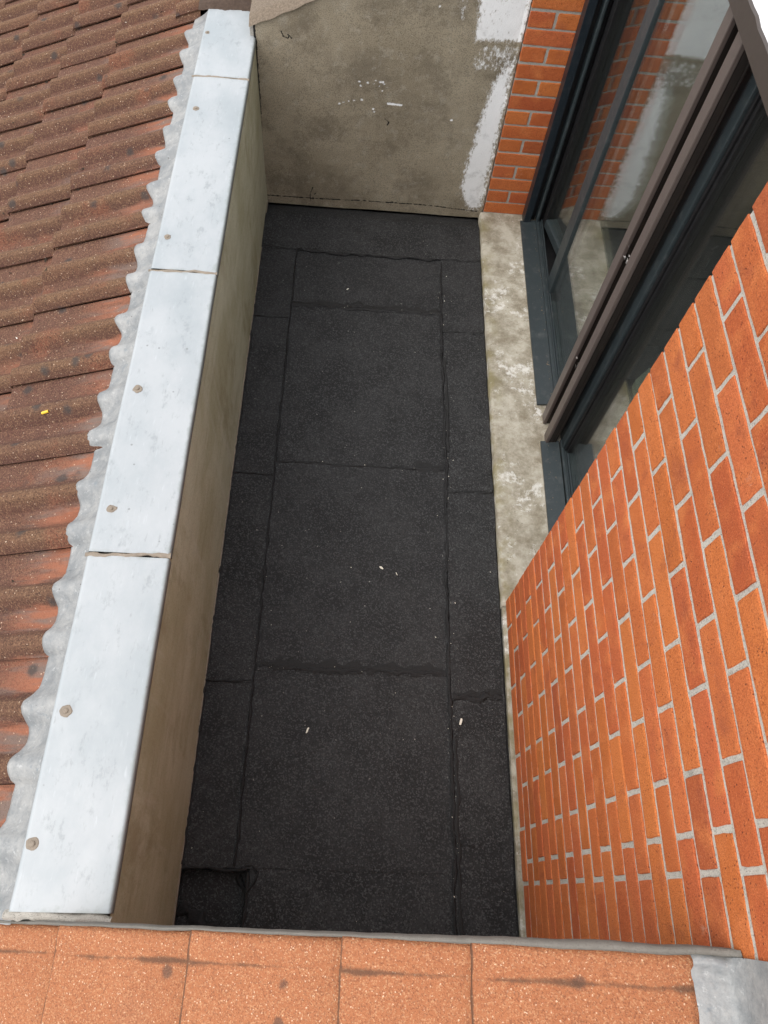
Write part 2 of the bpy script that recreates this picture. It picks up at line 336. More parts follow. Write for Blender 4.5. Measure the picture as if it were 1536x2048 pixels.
def felt(x0, x1, y0, y1, z, name='felt_sheet', shade_dip=None, round_se=0, parent=fl, mat='felt', th=.007, seed=0):
    nx = max(6, int((x1 - x0) / .03)); ny = max(6, int((y1 - y0) / .03)); V = []
    for i in range(nx):
        for j in range(ny):
            u, w = i / (nx - 1), j / (ny - 1); x, y = x0 + (x1 - x0) * u, y0 + (y1 - y0) * w
            if i in (0, nx - 1): x += .005 * fb(y * 9, seed + i) + .002 * fb(y * 50, seed)
            if j in (0, ny - 1): y += .006 * fb(x * 9, seed + j + 3) + .002 * fb(x * 50, seed + 2)
            if round_se and u > .6 and w < .2:           # corner cut round
                du = (x1 - x) / round_se; dv = (y - y0) / round_se
                if du < 1 and dv < 1 and (1 - du) ** 2 + (1 - dv) ** 2 > 1:
                    k = 1 / math.hypot(1 - du, 1 - dv); x = x1 - round_se * (1 - (1 - du) * k); y = y0 + round_se * (1 - (1 - dv) * k)
            zz = z + .0022 * fb(x * 4, y * 4, seed) + .0012 * fb(x * 14, y * 14, seed)
            if shade_dip and y > shade_dip: zz -= (y - shade_dip) * .42  # sheet bent down here, a shape added to deepen shade along the wall foot
            V.append((x, y, zz))
    F = grid(nx, ny); n = len(V); per = [(i, 0) for i in range(nx)] + [(nx - 1, j) for j in range(1, ny)] + [(i, ny - 1) for i in range(nx - 2, -1, -1)] + [(0, j) for j in range(ny - 2, 0, -1)]
    pid = [i * ny + j for i, j in per]; V += [(V[k][0], V[k][1], V[k][2] - th) for k in pid]
    F += [(pid[k], pid[(k + 1) % len(pid)], n + (k + 1) % len(pid), n + k) for k in range(len(pid))]
    return fixn(mk(name, V, F, mat, parent, False))
SL, SR = -.292, .430
for k, (y0, y1, z) in enumerate([(2.47, 2.86, .003), (1.60, 2.485, .001), (.725, 1.613, .004), (-.13, .738, .001)]):
    if k < 3: felt(SL - .02, SR + .02, y0, y1, z, seed=k * 5.3)
    else:
        felt(SL - .02, SR + .02, .071, y1, z, seed=k * 5.3); felt(-.243, SR + .02, -.30, .08, z - .0025, seed=18.2)
for k, (y0, y1, z) in enumerate([(2.385, 2.85, .009), (1.54, 2.395, .007), (.676, 1.548, .009), (.072, .684, .007)]):
    felt(XL - .01, SL, y0, y1, z, seed=30 + k * 4.7)
for k, (y0, y1, z) in enumerate([(2.362, 2.85, .010), (1.50, 2.375, .007), (.645, 1.51, .010), (-.30, .655, .007)]):
    felt(SR, .626, y0, y1, z, round_se=.03 if k < 2 else 0, seed=60 + k * 4.1)
felt(XL - .01, .628, 2.826, 3.20, .013, shade_dip=3.075, round_se=.03, seed=88)
sb = felt(XL + .004, -.252, -.30, .066, -.047, name='outlet_base', seed=95)
# bitumen squeezed out of the laps
def lap(pts, w=.010, h=.006, seed=0): ribbon('bitumen_bead', pts, w * 1.05, h, 'tar', fl, seed, .008, .85)
Y = [2.83, 2.39, 1.9, 1.544, 1.1, .70, .35, .08]
lap([(SL + .002, y, .006) for y in Y], .008, .007, 1)
lap([(SR - .004 + .004 * math.sin(y * 5), y, .006) for y in [2.83, 2.3, 1.6, 1.0, .6, .2, -.28]], .013, .007, 2)
lap([(XL + .004, 2.838, .010), (-.1, 2.820, .010), (.2, 2.822, .010), (.61, 2.826, .010)], .011, .007, 3)
for k, y in enumerate((2.476, 1.608, .734)): lap([(SL, y + .004, .004), (0, y, .004), (SR - .01, y + .004, .004)], .016 if k != 1 else .01, .004, 5 + k)
for k, y in enumerate((2.388, 1.543, .680)): lap([(XL + .003, y, .008), (SL - .003, y, .008)], .009, .006, 10 + k)
for k, y in enumerate((2.365, 1.503, .650)): lap([(SR + .006, y, .007), (.618, y + .004, .007)], .012 if k < 2 else .026, .006, 15 + k)
lap([(SR + .01, .155, .008), (.50, .156, .008)], .004, .003, 25)
lap([(XL + .004, .069, .001), (-.25, .070, .001)], .012, .008, 20)
lap([(-.247, .06, -.002), (-.246, -.09, -.002), (-.246, -.28, -.002)], .010, .008, 21)
lap([(-.27, .075, .003), (-.235, .082, .002), (-.215, .06, .001), (-.225, .03, .001), (-.246, .005, .001)], .007, .004, 22)
for k, (p0, p1, w_) in enumerate([((SL + .02, .745), (SR - .03, .748), .03), ((SL + .03, 2.49), (SR - .02, 2.492), .03), ((.30, 1.62), (SR - .01, 1.625), .04), ((SR + .02, .665), (.615, .668), .024), ((SR + .012, .5), (SR + .014, -.2), .012), ((SR + .010, 2.2), (SR + .012, 1.7), .012), ((XL + .03, .690), (SL - .02, .692), .02)]):
    ribbon('bitumen_smear', [(p0[0], p0[1], .0045 if p0[0] < .4 else .0095), (p1[0], p1[1], .0045 if p0[0] < .4 else .0095)], w_, .0022, 'tar2', fl, 110 + k, .010, .9)
lap([(-.285, .05, -.045), (-.25, -.0, -.045)], .012, .006, 23)
lap([(XL + .015, -.03, -.045), (-.40, -.075, -.045), (-.33, -.10, -.045)], .045, .010, 24)
lap([(XL + .006, y, .004) for y in (2.8, 2, 1, .08)], .010, .008, 26)

# ---------------------------------------------------------------- parapet with metal coping
par = thing('parapet_wall', 'low parapet with pale metal coping and taupe inner face between tiles and black felt', 'parapet')
box('core', -.655, XL - .012, -.42, 3.40, -.25, .775, 'mortar', par)
ny, nz = 120, 24; V = []
for i in range(ny):
    for j in range(nz):
        y, z = -.40 + 3.60 * i / (ny - 1), .012 + .800 * j / (nz - 1)
        V.append((XL + .0022 * fb(y * 1.3, z * 2) + .0007 * fb(y * 9, z * 3), y, z))
fixn(mk('inner_face', V, grid(ny, nz), 'clad', par, True))
box('edge_trim', XL - .008, XL + .004, -.40, 3.17, .004, .0118, 'seal', par, .001)
def coping(y0, y1, seed):
    prof = [(-.672, .783), (-.6795, .783), (-.6800, .800), (-.6795, .812), (-.6755, .8172), (-.669, .818)]
    prof += [(-.669 + (.202) * t, .818 + .0008 * math.sin(t * 3.1)) for t in [.02, .1, .25, .4, .55, .7, .85, .94, .98, 1]]
    prof += [(-.4655, .8178), (-.4625, .8165), (-.4606, .8140), (-.4602, .8105), (-.4600, .806), (-.4600, .790), (-.462, .790)]
    n = max(6, int((y1 - y0) / .04)); V, E = [], []
    for i in range(n):
        y = y0 + (y1 - y0) * i / (n - 1)
        for (x, z) in prof:
            V.append((x + .0010 * fb(y * 3, seed), y, z + (.0015 * fb(x * 5, y * 2.4, seed) if z > .81 else 0)))
            ed = max(0, 1 - min(x + .459, 1) / -.03) if x > -.49 else 0; ed = max(ed, .75 * max(0, 1 - min(y - y0, y1 - y) / .035)); E.append(ed)
    return mk('coping_sheet', V, grid(n, len(prof)), 'coping', par, True, {'edge': E})
CY = [(-.045, .801), (.8115, 1.838), (1.8465, 2.884), (2.8915, 3.36)]
cops = [fixn(coping(a_, b_, k * 7.7)) for k, (a_, b_) in enumerate(CY)]
for k, y in enumerate((.8062, 1.8422, 2.8878)):
    ribbon('joint_sealant', [(-.684, y - .004, .8160), (-.57, y, .8165), (-.458, y + .003, .8155)], .0125, .004, 'seal', par, 40 + k, .006, .7)
ribbon('end_sealant', [(-.69, -.052, .806), (-.57, -.056, .808), (-.459, -.062, .806)], .026, .011, 'mortar', par, 44, .006, .35)
for k, (x, y, r) in enumerate([(-.659, 3.178, .010), (-.641, 2.685, .013), (-.645, 1.995, .012), (-.638, 1.353, .014), (-.641, .942, .013), (-.647, .386, .015), (-.658, .09, .015)]):
    n = 16; V = []
    for rr, zz in ((1.0, .0000), (.85, .0014), (.42, .0016), (.40, .0042), (.22, .0052)):
        for t in range(n):
            q = t * 2 * math.pi / n; w = rr * r * (1 + (.22 * fb(math.cos(q) * 1.5, math.sin(q) * 1.5, k * 5) + (.8 * math.exp(-((q - .2) / .25) ** 2) if k == 4 else 0) if rr > .8 else 0))
            V.append((x + w * math.cos(q), y + w * math.sin(q), .8186 + zz))
    V.append((x, y, .8236)); c = len(V) - 1
    F = [(a_ * n + t, a_ * n + (t + 1) % n, (a_ + 1) * n + (t + 1) % n, (a_ + 1) * n + t) for a_ in range(4) for t in range(n)] + [(4 * n + t, 4 * n + (t + 1) % n, c) for t in range(n)]
    own = next(c_ for c_, (a_, b_) in zip(cops, CY) if a_ <= y <= b_)
    fixn(mk('sealed_screw', V, F, 'seal', own))

# ---------------------------------------------------------------- main tiled roof
PH = .043; GAU = .2935; JY0, TW = .55, .3205
def profile(t):                     # height of one tile across its width, t in 0..1 from the overlapping edge
    P = [(0, .30), (.03, .58), (.07, .88), (.12, 1), (.17, .88), (.23, .36), (.29, .05), (.36, .0), (.42, .12), (.47, .52), (.52, .90), (.565, 1), (.61, .88), (.67, .36), (.73, .05), (.82, .0), (.90, .0), (.965, .01), (1.0, .02)]
    return PH * np.interp(t, [p[0] for p in P], [p[1] for p in P])
TS = np.array([0, .03, .07, .12, .17, .23, .29, .36, .42, .47, .52, .565, .61, .67, .73, .82, .90, .965, 1.0])
def tile_mesh(seed, L=.405):
    nu = 7; V, A1, A2 = [], [], []; nt = len(TS)
    top = lambda u, t: (u * L / 1, t * (TW + .004) - .004 + .0015 * fb(u * 3, seed), profile(t) + u * L * TT + .0012 * fb(u * 5, t * 7, seed))
    for i in range(nu):
        u = [0, .012, .1, .3, .55, .8, 1][i]
        for t in TS:
            x, y, z = top(u, t)
            if i == 0: x += .004 * fb(t * 8, seed) ; z -= .004
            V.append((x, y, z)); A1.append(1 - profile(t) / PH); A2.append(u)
    n = len(V)
    for t in TS:                    # lower edge of the tail
        x, y, z = top(0, t); V.append((x + .002, y, z - .022)); A1.append(0); A2.append(0)
    for t in TS:
        x, y, z = top(1, t); V.append((x, y, z - .022)); A1.append(0); A2.append(0)
    F = grid(nu, nt) + [(n + j, j, j + 1, n + j + 1) for j in range(nt - 1)]
    m0 = len(V)                     # the two long sides have thickness too
    for t in (0, 1):
        ks = [i * nt + (nt - 1 if t else 0) for i in range(nu)]; b0 = len(V)
        for k in ks: V.append((V[k][0], V[k][1] + (.003 if not t else 0), V[k][2] - .0075)); A1.append(0); A2.append(0)
        F += [(ks[i], ks[i + 1], b0 + i + 1, b0 + i) for i in range(nu - 1)]
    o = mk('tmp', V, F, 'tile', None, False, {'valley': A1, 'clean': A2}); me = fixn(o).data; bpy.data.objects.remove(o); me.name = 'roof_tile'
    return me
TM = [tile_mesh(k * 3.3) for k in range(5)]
roof = thing('tiled_roof', 'weathered brown double roll tiled roof falling away left of the parapet', 'roof')
prism_y('underlay', [(-3.1, zroof(-3.1) - .05), (-.70, zroof(-.70) - .05), (-.70, zroof(-.7) - .15), (-3.1, zroof(-3.1) - .15)], -.62, 5.2, 'under', roof)
prism_y('underlay', [(-.70, zroof(-.7) - .05), (1.4, zroof(1.4) - .05), (1.4, zroof(1.4) - .15), (-.7, zroof(-.7) - .15)], 3.48, 5.2, 'under', roof)
tails = [-1.14 - GAU * k for k in range(7)]
ti = 0
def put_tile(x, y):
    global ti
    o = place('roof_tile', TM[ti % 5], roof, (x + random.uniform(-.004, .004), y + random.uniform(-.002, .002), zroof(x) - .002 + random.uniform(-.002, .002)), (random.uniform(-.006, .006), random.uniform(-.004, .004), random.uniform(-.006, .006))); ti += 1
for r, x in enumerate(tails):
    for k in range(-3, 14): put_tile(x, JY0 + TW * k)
for r in range(0, 7):
    for k in range(9, 14): put_tile(-1.14 + GAU * (r + 1), JY0 + TW * k + .015)

# lead flashing dressed over the tiles
lf = thing('lead_flashing', 'wavy grey lead flashing dressed over roof tiles along the coping', 'flashing')
def zt(x, y):                       # surface of the top row of tiles
    k = math.floor((y - JY0) / TW); t = (y - JY0) / TW - k
    return zroof(-1.14) - .002 + (x + 1.14) * TT + float(profile(t)), t
LY = [(-.07, .797), (.790, 1.834), (1.826, 2.880), (2.872, 3.43)]
for s, (y0, y1) in enumerate(LY):
    nv = int((y1 - y0) / .0075); nu = 16; V = []
    for i in range(nv):
        y = y0 + (y1 - y0) * i / (nv - 1); _, t = zt(-.75, y); h = profile(t) / PH
        xo = -.683 - .078 - .022 * h * (1 + 1.1 * fb(y * 3.7, 21, o=2)) - .010 * fb(y * 2.5, s, o=2) - .003 * fb(y * 17, 3, o=2)
        for j in range(nu):
            u = j / (nu - 1); x = -.676 + (xo + .676) * u
            z0 = zt(x, y)[0]; lift = (1 - u) ** 2 * .020
            z = max(z0 + .004, z0 + .0075 + lift + (.22 + .38 * (1 - u)) * (.032 - profile(t)) + .0022 * fb(x * 16, y * 13, s, 2) + .0010 * fb(x * 60, y * 50, s))
            if u < .12: z = max(z, .775)
            V.append((x, y + .004 * fb(x * 30, s * 9 + i * .0) * (i in (0, nv - 1)), z - (.003 if j == nu - 1 else 0)))
    n = len(V)
    for i in range(nv): v = V[i * nu + nu - 1]; V.append((v[0] + .0015, v[1], v[2] - .009))
    F = grid(nv, nu) + [(i * nu + nu - 1, (i + 1) * nu + nu - 1, n + i + 1, n + i) for i in range(nv - 1)]
    fixn(mk('lead_sheet', V, F, 'lead', lf, True))
for k, y in enumerate((.793, 1.830, 2.876)):
    pts = []
    for u in np.linspace(0, 1, 8):
        x = -.682 - .085 * u; pts.append((x, y - .012 * u, zt(x, y - .012 * u)[0] + .006 + .018 * (1 - u) ** 2))
    ribbon('lap_sealant', pts, .007, .004, 'seal', lf, 70 + k, .006, .7)

# ---------------------------------------------------------------- far rendered wall and its verge
rw = thing('rendered_wall', 'grey brown rendered end wall with white paint brushed on one side', 'wall')
wtop = lambda x: .872 + (x + .46) * .468
nx, nz = 240, 300; xs = np.linspace(XL - .004, XR, nx)
def inpoly(px, pz, poly):
    ins = np.zeros(px.shape, bool); j = len(poly) - 1
    for i in range(len(poly)):
        xi, zi = poly[i]; xj, zj = poly[j]
        c = ((zi > pz) != (zj > pz)) & (px < (xj - xi) * (pz - zi) / (zj - zi + 1e-12) + xi); ins ^= c; j = i
    return ins
def seg(px, pz, a_, b_):
    ax, az = a_; bx, bz = b_; L2 = (bx - ax) ** 2 + (bz - az) ** 2 + 1e-12
    t = np.clip(((px - ax) * (bx - ax) + (pz - az) * (bz - az)) / L2, 0, 1); return np.hypot(px - ax - t * (bx - ax), pz - az - t * (bz - az))
def pdist(px, pz, poly):
    d = np.min([seg(px, pz, poly[i - 1], poly[i]) for i in range(len(poly))], 0); return np.where(inpoly(px, pz, poly), d, -d)
XX, WW = np.meshgrid(xs, np.linspace(0, 1, nz), indexing='ij'); ZB = -.012; ZZ = ZB + WW * (wtop(XX) - ZB)
sm = lambda v, a_, b_: np.clip((v - a_) / (b_ - a_), 0, 1)
pA = [(.428, 1.6), (.427, 1.04), (.444, .876), (.450, .868), (.66, .885), (.66, 1.6)]
pA2 = [(.446, .87), (.453, .746), (.60, .756), (.66, .80), (.66, .89)]
pB = [(.612, .845), (.539, .711), (.510, .453), (.490, .268), (.490, .17), (.522, .06), (.529, .0), (.66, .0), (.66, .84)]
pC = [(.358, 1.2), (.357, .945), (.404, .953), (.40, 1.2)]
paint = np.maximum.reduce([.84 * sm(pdist(XX, ZZ, pA), -.012, .030), .45 * sm(pdist(XX, ZZ, pA2), -.010, .020), .98 * sm(pdist(XX, ZZ, pB), -.010, .055) * (1 - .45 * sm(-ZZ, -.10, -.02) * 1), .42 * sm(pdist(XX, ZZ, pC), -.01, .015)])
for (x, z) in [(-.02, .668), (-.014, .649), (.017, .666), (.073, .673), (.092, .665), (.102, .652), (.082, .633), (.068, .653), (.045, .664), (-.106, .557), (-.087, .564), (-.063, .573), (-.038, .578), (-.004, .584), (.048, .545), (.056, .531), (.409, .522), (.288, 1.004), (.05, .678), (.085, .674)]:
    paint = np.maximum(paint, .78 * sm(-np.hypot((XX - x) * .8, ZZ - z), -.010, -.001))
paint = np.maximum(paint, .95 * sm(-seg(XX, ZZ, (.113, .576), (.173, .574)), -.008, -.003))
crack = np.zeros_like(XX)
def cl(pts, w, s):
    global crack
    for a_, b_ in zip(pts[:-1], pts[1:]): crack = np.maximum(crack, s * sm(-seg(XX, ZZ, a_, b_), -w, -w * .3))
cl([(-.464, .032), (-.247, .034), (-.161, .036), (-.009, .041), (.144, .040), (.297, .044), (.396, .042), (.474, .036), (.62, .027)], .0075, .62)
cl([(-.23, .10), (-.245, .06), (-.243, .012)], .006, .68); cl([(-.204, .083), (-.226, .055), (-.231, .03)], .0055, .6)
cl([(-.352, .855), (-.344, .835), (-.323, .828), (-.326, .845), (-.31, .83)], .006, .72); cl([(.10, .07), (.14, .042), (.2, .05)], .004, .5)
cl([(.105, .50), (.125, .485), (.118, .47)], .006, .7)
crack = np.maximum(crack, .8 * sm(XX - XL, .016, .0) * sm(ZZ, .1, .6))
V = [(XX[i, j], YF + .0035 * fb(XX[i, j] * 3, ZZ[i, j] * 3) - (.004 if XX[i, j] > .635 else 0), ZZ[i, j]) for i in range(nx) for j in range(nz)]
rf = fixn(mk('render_face', V, grid(nx, nz), 'render', rw, True, {'paint': paint.ravel(), 'crack': crack.ravel()}))
prism_y('masonry', [(XL - .02, -.25), (XR - .002, -.25), (XR - .002, wtop(XR) - .004), (XL - .02, wtop(XL) - .015)], YF + .012, 3.48, 'mortar', rw)
prism_y('drip_edge', [(XL, -.12), (XR - .004, -.12), (XR - .004, -.0122), (XL, -.0122)], YF + .012, YF + .03, 'tar2', rw)
V = []; nx2, ny2 = 90, 16
for i in range(nx2):
    for j in range(ny2):
        x, y = XL - .02 + 1.13 * i / (nx2 - 1), 3.160 + .32 * j / (ny2 - 1); e_ = min(1, j / 2.)
        V.append((x, y + .005 * fb(x * 9, 2) * (j < 2), wtop(x) + .022 * e_ + .004 + .006 * fb(x * 14, y * 14) + .02 * (y - 3.16)))
mk('verge_mortar', V, grid(nx2, ny2), 'verge', rw, True)
V = []                               # mortar pointing between the coping end and the tiles
for i in range(30):
    for j in range(10):
        x, y = -.72 + .30 * i / 29, 3.345 + .11 * j / 9
        V.append((x, y + .012 * fb(x * 12, 4) * (j == 0), .815 + .030 * min(1, j / 3) * math.sin(math.pi * min(1, max(.05, (x + .74) / .3))) + .010 * fb(x * 25, y * 25)))
mk('verge_mortar', V, grid(30, 10), 'soil', rw, True)

# ---------------------------------------------------------------- brickwork
def brick_mesh(L, Hh, D, seed):
    nl, nh = 9, 4; r = random.Random(seed); P = []
    hl, hh = L / 2, Hh / 2
    for i in range(nl): P.append((-hl + L * i / nl, -hh))
    for i in range(nh): P.append((hl, -hh + Hh * i / nh))
    for i in range(nl): P.append((hl - L * i / nl, hh))
    for i in range(nh): P.append((-hl, hh - Hh * i / nh))
    n = len(P); J = [(x + r.uniform(-.0008, .0008), z + r.uniform(-.0008, .0008)) for x, z in P]
    for c in (0, nl, nl + nh, 2 * nl + nh): x, z = J[c]; J[c] = (x - math.copysign(r.uniform(0, .001), x), z - math.copysign(r.uniform(0, .001), z))
    V = [(x, D, z) for x, z in J] + [(x, .0016, z) for x, z in J]
    V += [(x * (1 - .0014 / hl), .0003, z * (1 - .0014 / hh)) for x, z in J] + [(x * (1 - .008 / hl), -.0003, z * (1 - .008 / hh)) for x, z in J]
    F = [(a_ * n + i, a_ * n + (i + 1) % n, (a_ + 1) * n + (i + 1) % n, (a_ + 1) * n + i) for a_ in range(3) for i in range(n)] + [list(range(3 * n, 4 * n)), list(range(n))]
    o = mk('brick', V, F, 'brick'); fixn(o); me = o.data; bpy.data.objects.remove(o); return me
BM = {}
def brick(parent, u0, u1, zc, face, axis, Hh=.0618):
    L = round(u1 - u0, 3); key = (L, random.randrange(4) if L > .15 else random.randrange(2))
    if key not in BM: BM[key] = brick_mesh(L, Hh, .095, hash(key) % 9999)
    uc = (u0 + u1) / 2; dz = random.uniform(-.0012, .0012); dd = random.uniform(-.0012, .0015)
    if axis == 'y': place('brick', BM[key], parent, (face + dd, uc, zc + dz), (random.uniform(-.006, .006), random.uniform(-.004, .004), -math.pi / 2 + random.uniform(-.004, .004)))
    else: place('brick', BM[key], parent, (uc, face + dd, zc + dz), (random.uniform(-.004, .004), random.uniform(-.006, .006), random.uniform(-.004, .004)))
CH = .0713
bw_ = thing('brick_wall', 'orange brick side wall filling the lower right, joints pale grey', 'brick wall')
J_ = .0115
for n in range(-16, 15):
    zc = 1.2065 + CH * n
    if n % 2 == 0: js = [-.76, -.53, -.30, -.115, .045, .207, .442, .682, .908, 1.0235]
    else: js = [-.76, -.645, -.42, -.185, .108, .338, .570, .800, 1.0235]
    if n % 2: js = [-.76, -.645, -.42, -.12, .108, .338, .570, .800, 1.0235] if False else [-.76, -.585, -.355, -.122, .108, .338, .570, .800, 1.0235]
    d = random.uniform(-.004, .004)
    for a_, b_ in zip(js[:-1], js[1:]):
        brick(bw_, a_ + J_ / 2, b_ - (J_ / 2 if b_ < 1.02 else .004), zc, XR, 'y')
nyy, nzz = 200, 200; V = []
for i in range(nyy):
    for j in range(nzz):
        y, z = -.76 + 1.775 * i / (nyy - 1), .022 + (1.2065 + CH * 14.45 - .022) * j / (nzz - 1)
        V.append((XR + .0030 + .0011 * fb(y * 60, z * 60) + .0006 * fb(y * 9, z * 9), y, z))
fixn(mk('mortar_bed', V, grid(nyy, nzz), 'mortar2', bw_, True))
box('backing', XR + .012, .86, -.76, 1.012, .022, 2.23, 'mortar', bw_)
box('footing', XR - .012, .80, -.40, 1.03, -.02, .021, 'conc', bw_, .004)

pier = thing('brick_pier', 'narrow red brick pier between painted render and dark window frame', 'brick pier')
YP = 3.152
for n in range(-16, 9):
    zc = 1.2065 + CH * n + .004
    if n % 2 == 0: js = [XR + .004, .870]
    else: js = [XR + .004, .760, .870]
    for a_, b_ in zip(js[:-1], js[1:]): brick(pier, a_ + (J_ / 2 if a_ > .7 else 0), b_ - (J_ / 2 if b_ < .8 else .0), zc, YP, 'x')
V = []; nxx = 40; nzz = 200
for i in range(nxx):
    for j in range(nzz):
        x, z = XR + .004 + .222 * i / (nxx - 1), .030 + 1.775 * j / (nzz - 1); V.append((x, YP + .0030 + .0011 * fb(x * 60, z * 60), z))
fixn(mk('mortar_bed', V, grid(nxx, nzz), 'mortar', pier, True))
box('backing', XR + .004, .87, YP + .012, 3.48, .03, 1.83, 'mortar', pier)

# ---------------------------------------------------------------- concrete sill under the windows
V = []; nsx, nsy = 26, 170
for i in range(nsx):
    for j in range(nsy):
        u = i / (nsx - 1); x, y = .633 + .30 * u, 1.0 + 2.155 * j / (nsy - 1)
        if i == 0: x += .003 * fb(y * 12, 1)
        V.append((x, y, .0365 - (.004 if i == 0 else 0) + .0022 * fb(x * 12, y * 12) + .0012 * fb(x * 60, y * 60)))
n = len(V); V += [(V[j][0] - .001, V[j][1], -.02) for j in range(nsy)]
F = grid(nsx, nsy) + [(j, j + 1, n + j + 1, n + j) for j in range(nsy - 1)]
sill = fixn(mk('concrete_sill', V, F, 'conc', None, True)); tag(sill, 'stained concrete sill with white paint patches between black felt and windows', 'sill')

# ---------------------------------------------------------------- window
win = thing('window', 'dark teal framed window with one sash ajar above the stained sill', 'window')
ZT = 1.765
for (y0, y1) in ((1.950, 3.10), (1.02, 1.757)):
    V = [(.838, y0, .040), (.838, y1, .040), (.838, y1, .049), (.838, y0, .049), (.915, y1, .057), (.915, y0, .057)]
    fixn(mk('sill_flashing', V, [(0, 1, 2, 3), (3, 2, 4, 5), (0, 3, 5), (1, 4, 2), (0, 5, 4, 1)], 'teal', win))
boxes('bottom_rail', [(.9155, .930, 1.80, 3.10, .040, .066), (.9305, .942, 1.80, 3.10, .040, .060), (.9425, .9485, 1.80, 3.10, .040, .070), (.949, .985, 1.80, 2.55, .03, .066)], 'teal', win, .0015)
boxes('bottom_rail', [(.9205, .932, 1.0, 1.76, .040, .066), (.9325, .942, 1.0, 1.76, .040, .060), (.9425, .9485, 1.0, 1.76, .040, .070), (.949, .985, 1.0, 1.76, .03, .066)], 'teal', win, .0015)
boxes('jamb', [(.852, .888, 3.088, 3.150, .038, ZT)], 'navy', win)
boxes('rebate', [(.889, .914, 3.122, 3.150, .04, ZT), (.932, .952, 3.112, 3.150, .04, ZT), (.953, .985, 3.095, 3.150, .04, ZT)], 'black', win)
boxes('bead', [(.914, .931, 3.083, 3.150, .06, ZT)], 'teal', win, .005)
# inward opening sash, hinged at the far jamb
hx, hy = .962, 3.074; an_ = math.radians(13)
dx, dy = math.sin(an_), -math.cos(an_); SW = .44
def obox(name, u0, u1, w0, w1, z0, z1, mat, parent, b=.0015):
    v, f = cbox(u0, u1, w0, w1, z0, z1, b)
    return fixn(mk(name, [(hx + dx * u + dy * -w, hy + dy * u + dx * w, z) for u, w, z in v], f, mat, parent))
sash = obox('sash', 0, .03, -.02, .035, .075, ZT - .03, 'black', win)
obox('rail', .03, SW - .035, -.02, .035, .075, .118, 'teal', sash); obox('rail', .03, SW - .035, -.02, .035, ZT - .075, ZT - .03, 'teal', sash)
obox('stile', SW - .035, SW, -.02, .035, .075, ZT - .03, 'teal', sash)
for w_ in (-.008, .012): obox('glass_pane', .03, SW - .035, w_, w_ + .004, .118, ZT - .075, 'glass', sash, .0002)
boxes('mullion', [(.940, .978, 2.592, 2.680, .068, ZT)], 'teal', win)
boxes('mullion_groove', [(.9785, .992, 2.600, 2.672, .068, ZT)], 'black', win)
boxes('mullion', [(.928, .955, 1.764, 1.803, .045, ZT), (.924, .955, 1.716, 1.758, .055, ZT)], 'teal', win)
boxes('gasket', [(.936, .950, 1.7585, 1.7635, .05, ZT), (.934, .958, 1.703, 1.7155, .066, ZT), (.942, .972, 1.690, 1.7025, .066, ZT), (.936, .96, 1.8035, 1.846, .045, ZT)], 'black', win)
for x_ in (.950, .968):
    box('glass_pane', x_, x_ + .004, 1.895, 2.592, .066, ZT, 'glass', win, .0002)
    box('glass_pane', x_, x_ + .004, 1.0, 1.690, .066, ZT, 'glass', win, .0002)
box('threshold', .949, 1.02, 1.0, 3.148, -.01, .0295, 'black', win)
box('head', .90, .99, .98, 3.15, ZT - .004, ZT + .024, 'black', win)

sh = thing('shutter_frame', 'brown painted shutter guide channel with brown rail across the top', 'shutter guide')
for y0_, y1_ in ((1.852, 1.899), (1.748, 1.795)):
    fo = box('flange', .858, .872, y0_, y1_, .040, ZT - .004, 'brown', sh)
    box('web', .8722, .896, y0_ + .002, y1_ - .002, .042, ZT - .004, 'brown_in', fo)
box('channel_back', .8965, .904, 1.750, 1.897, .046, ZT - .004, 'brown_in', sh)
V = []                               # top rail, its upper edge a little ragged
ys = np.linspace(.98, 3.148, 60)
for y in ys:
    r_ = .006 * fb(y * 16, 8) + .004 * fb(y * 60, 3)
    V += [(.842, y, ZT - .002), (.842, y, ZT + .050 + r_), (.848, y, ZT + .054 + r_), (.860, y, ZT + .04), (.899, y, ZT - .002)]
nn = len(ys); F = [(i * 5 + j, (i + 1) * 5 + j, (i + 1) * 5 + (j + 1) % 5, i * 5 + (j + 1) % 5) for i in range(nn - 1) for j in range(5)] + [tuple(range(5)), tuple(range((nn - 1) * 5, nn * 5))]
fixn(mk('top_rail', V, F, 'brown_rail', sh))
lin = box('flat_roof_edge', .849, 2.6, 1.03, 3.6, ZT + .026, ZT + .052, 'white', None, .004); tag(lin, 'bright white roof edge above the brown rail in the top right corner', 'roof edge')
for k, (x, y, z) in enumerate([(.872, 1.832, 1.02), (.872, 1.832, .50)]):
    V = []; F = []; r = random.Random(k)
    for i in range(9):
        c = Vector((x + r.uniform(-.012, .012), y + r.uniform(-.025, .025), z + r.uniform(-.035, .035))); b0 = len(V)
        for q in range(4): V.append(c + Vector((r.uniform(-.005, .005), r.uniform(-.009, .009), r.uniform(-.011, .011))))
        F += [(b0, b0 + 1, b0 + 2), (b0, b0 + 2, b0 + 3), (b0, b0 + 1, b0 + 3), (b0 + 1, b0 + 2, b0 + 3)]
    o = mk('foil_scrap', V, F, 'foil'); tag(o, ['crumpled silver scrap caught high in the brown channel', 'crumpled silver scrap caught low in the brown channel'][k], 'foil')

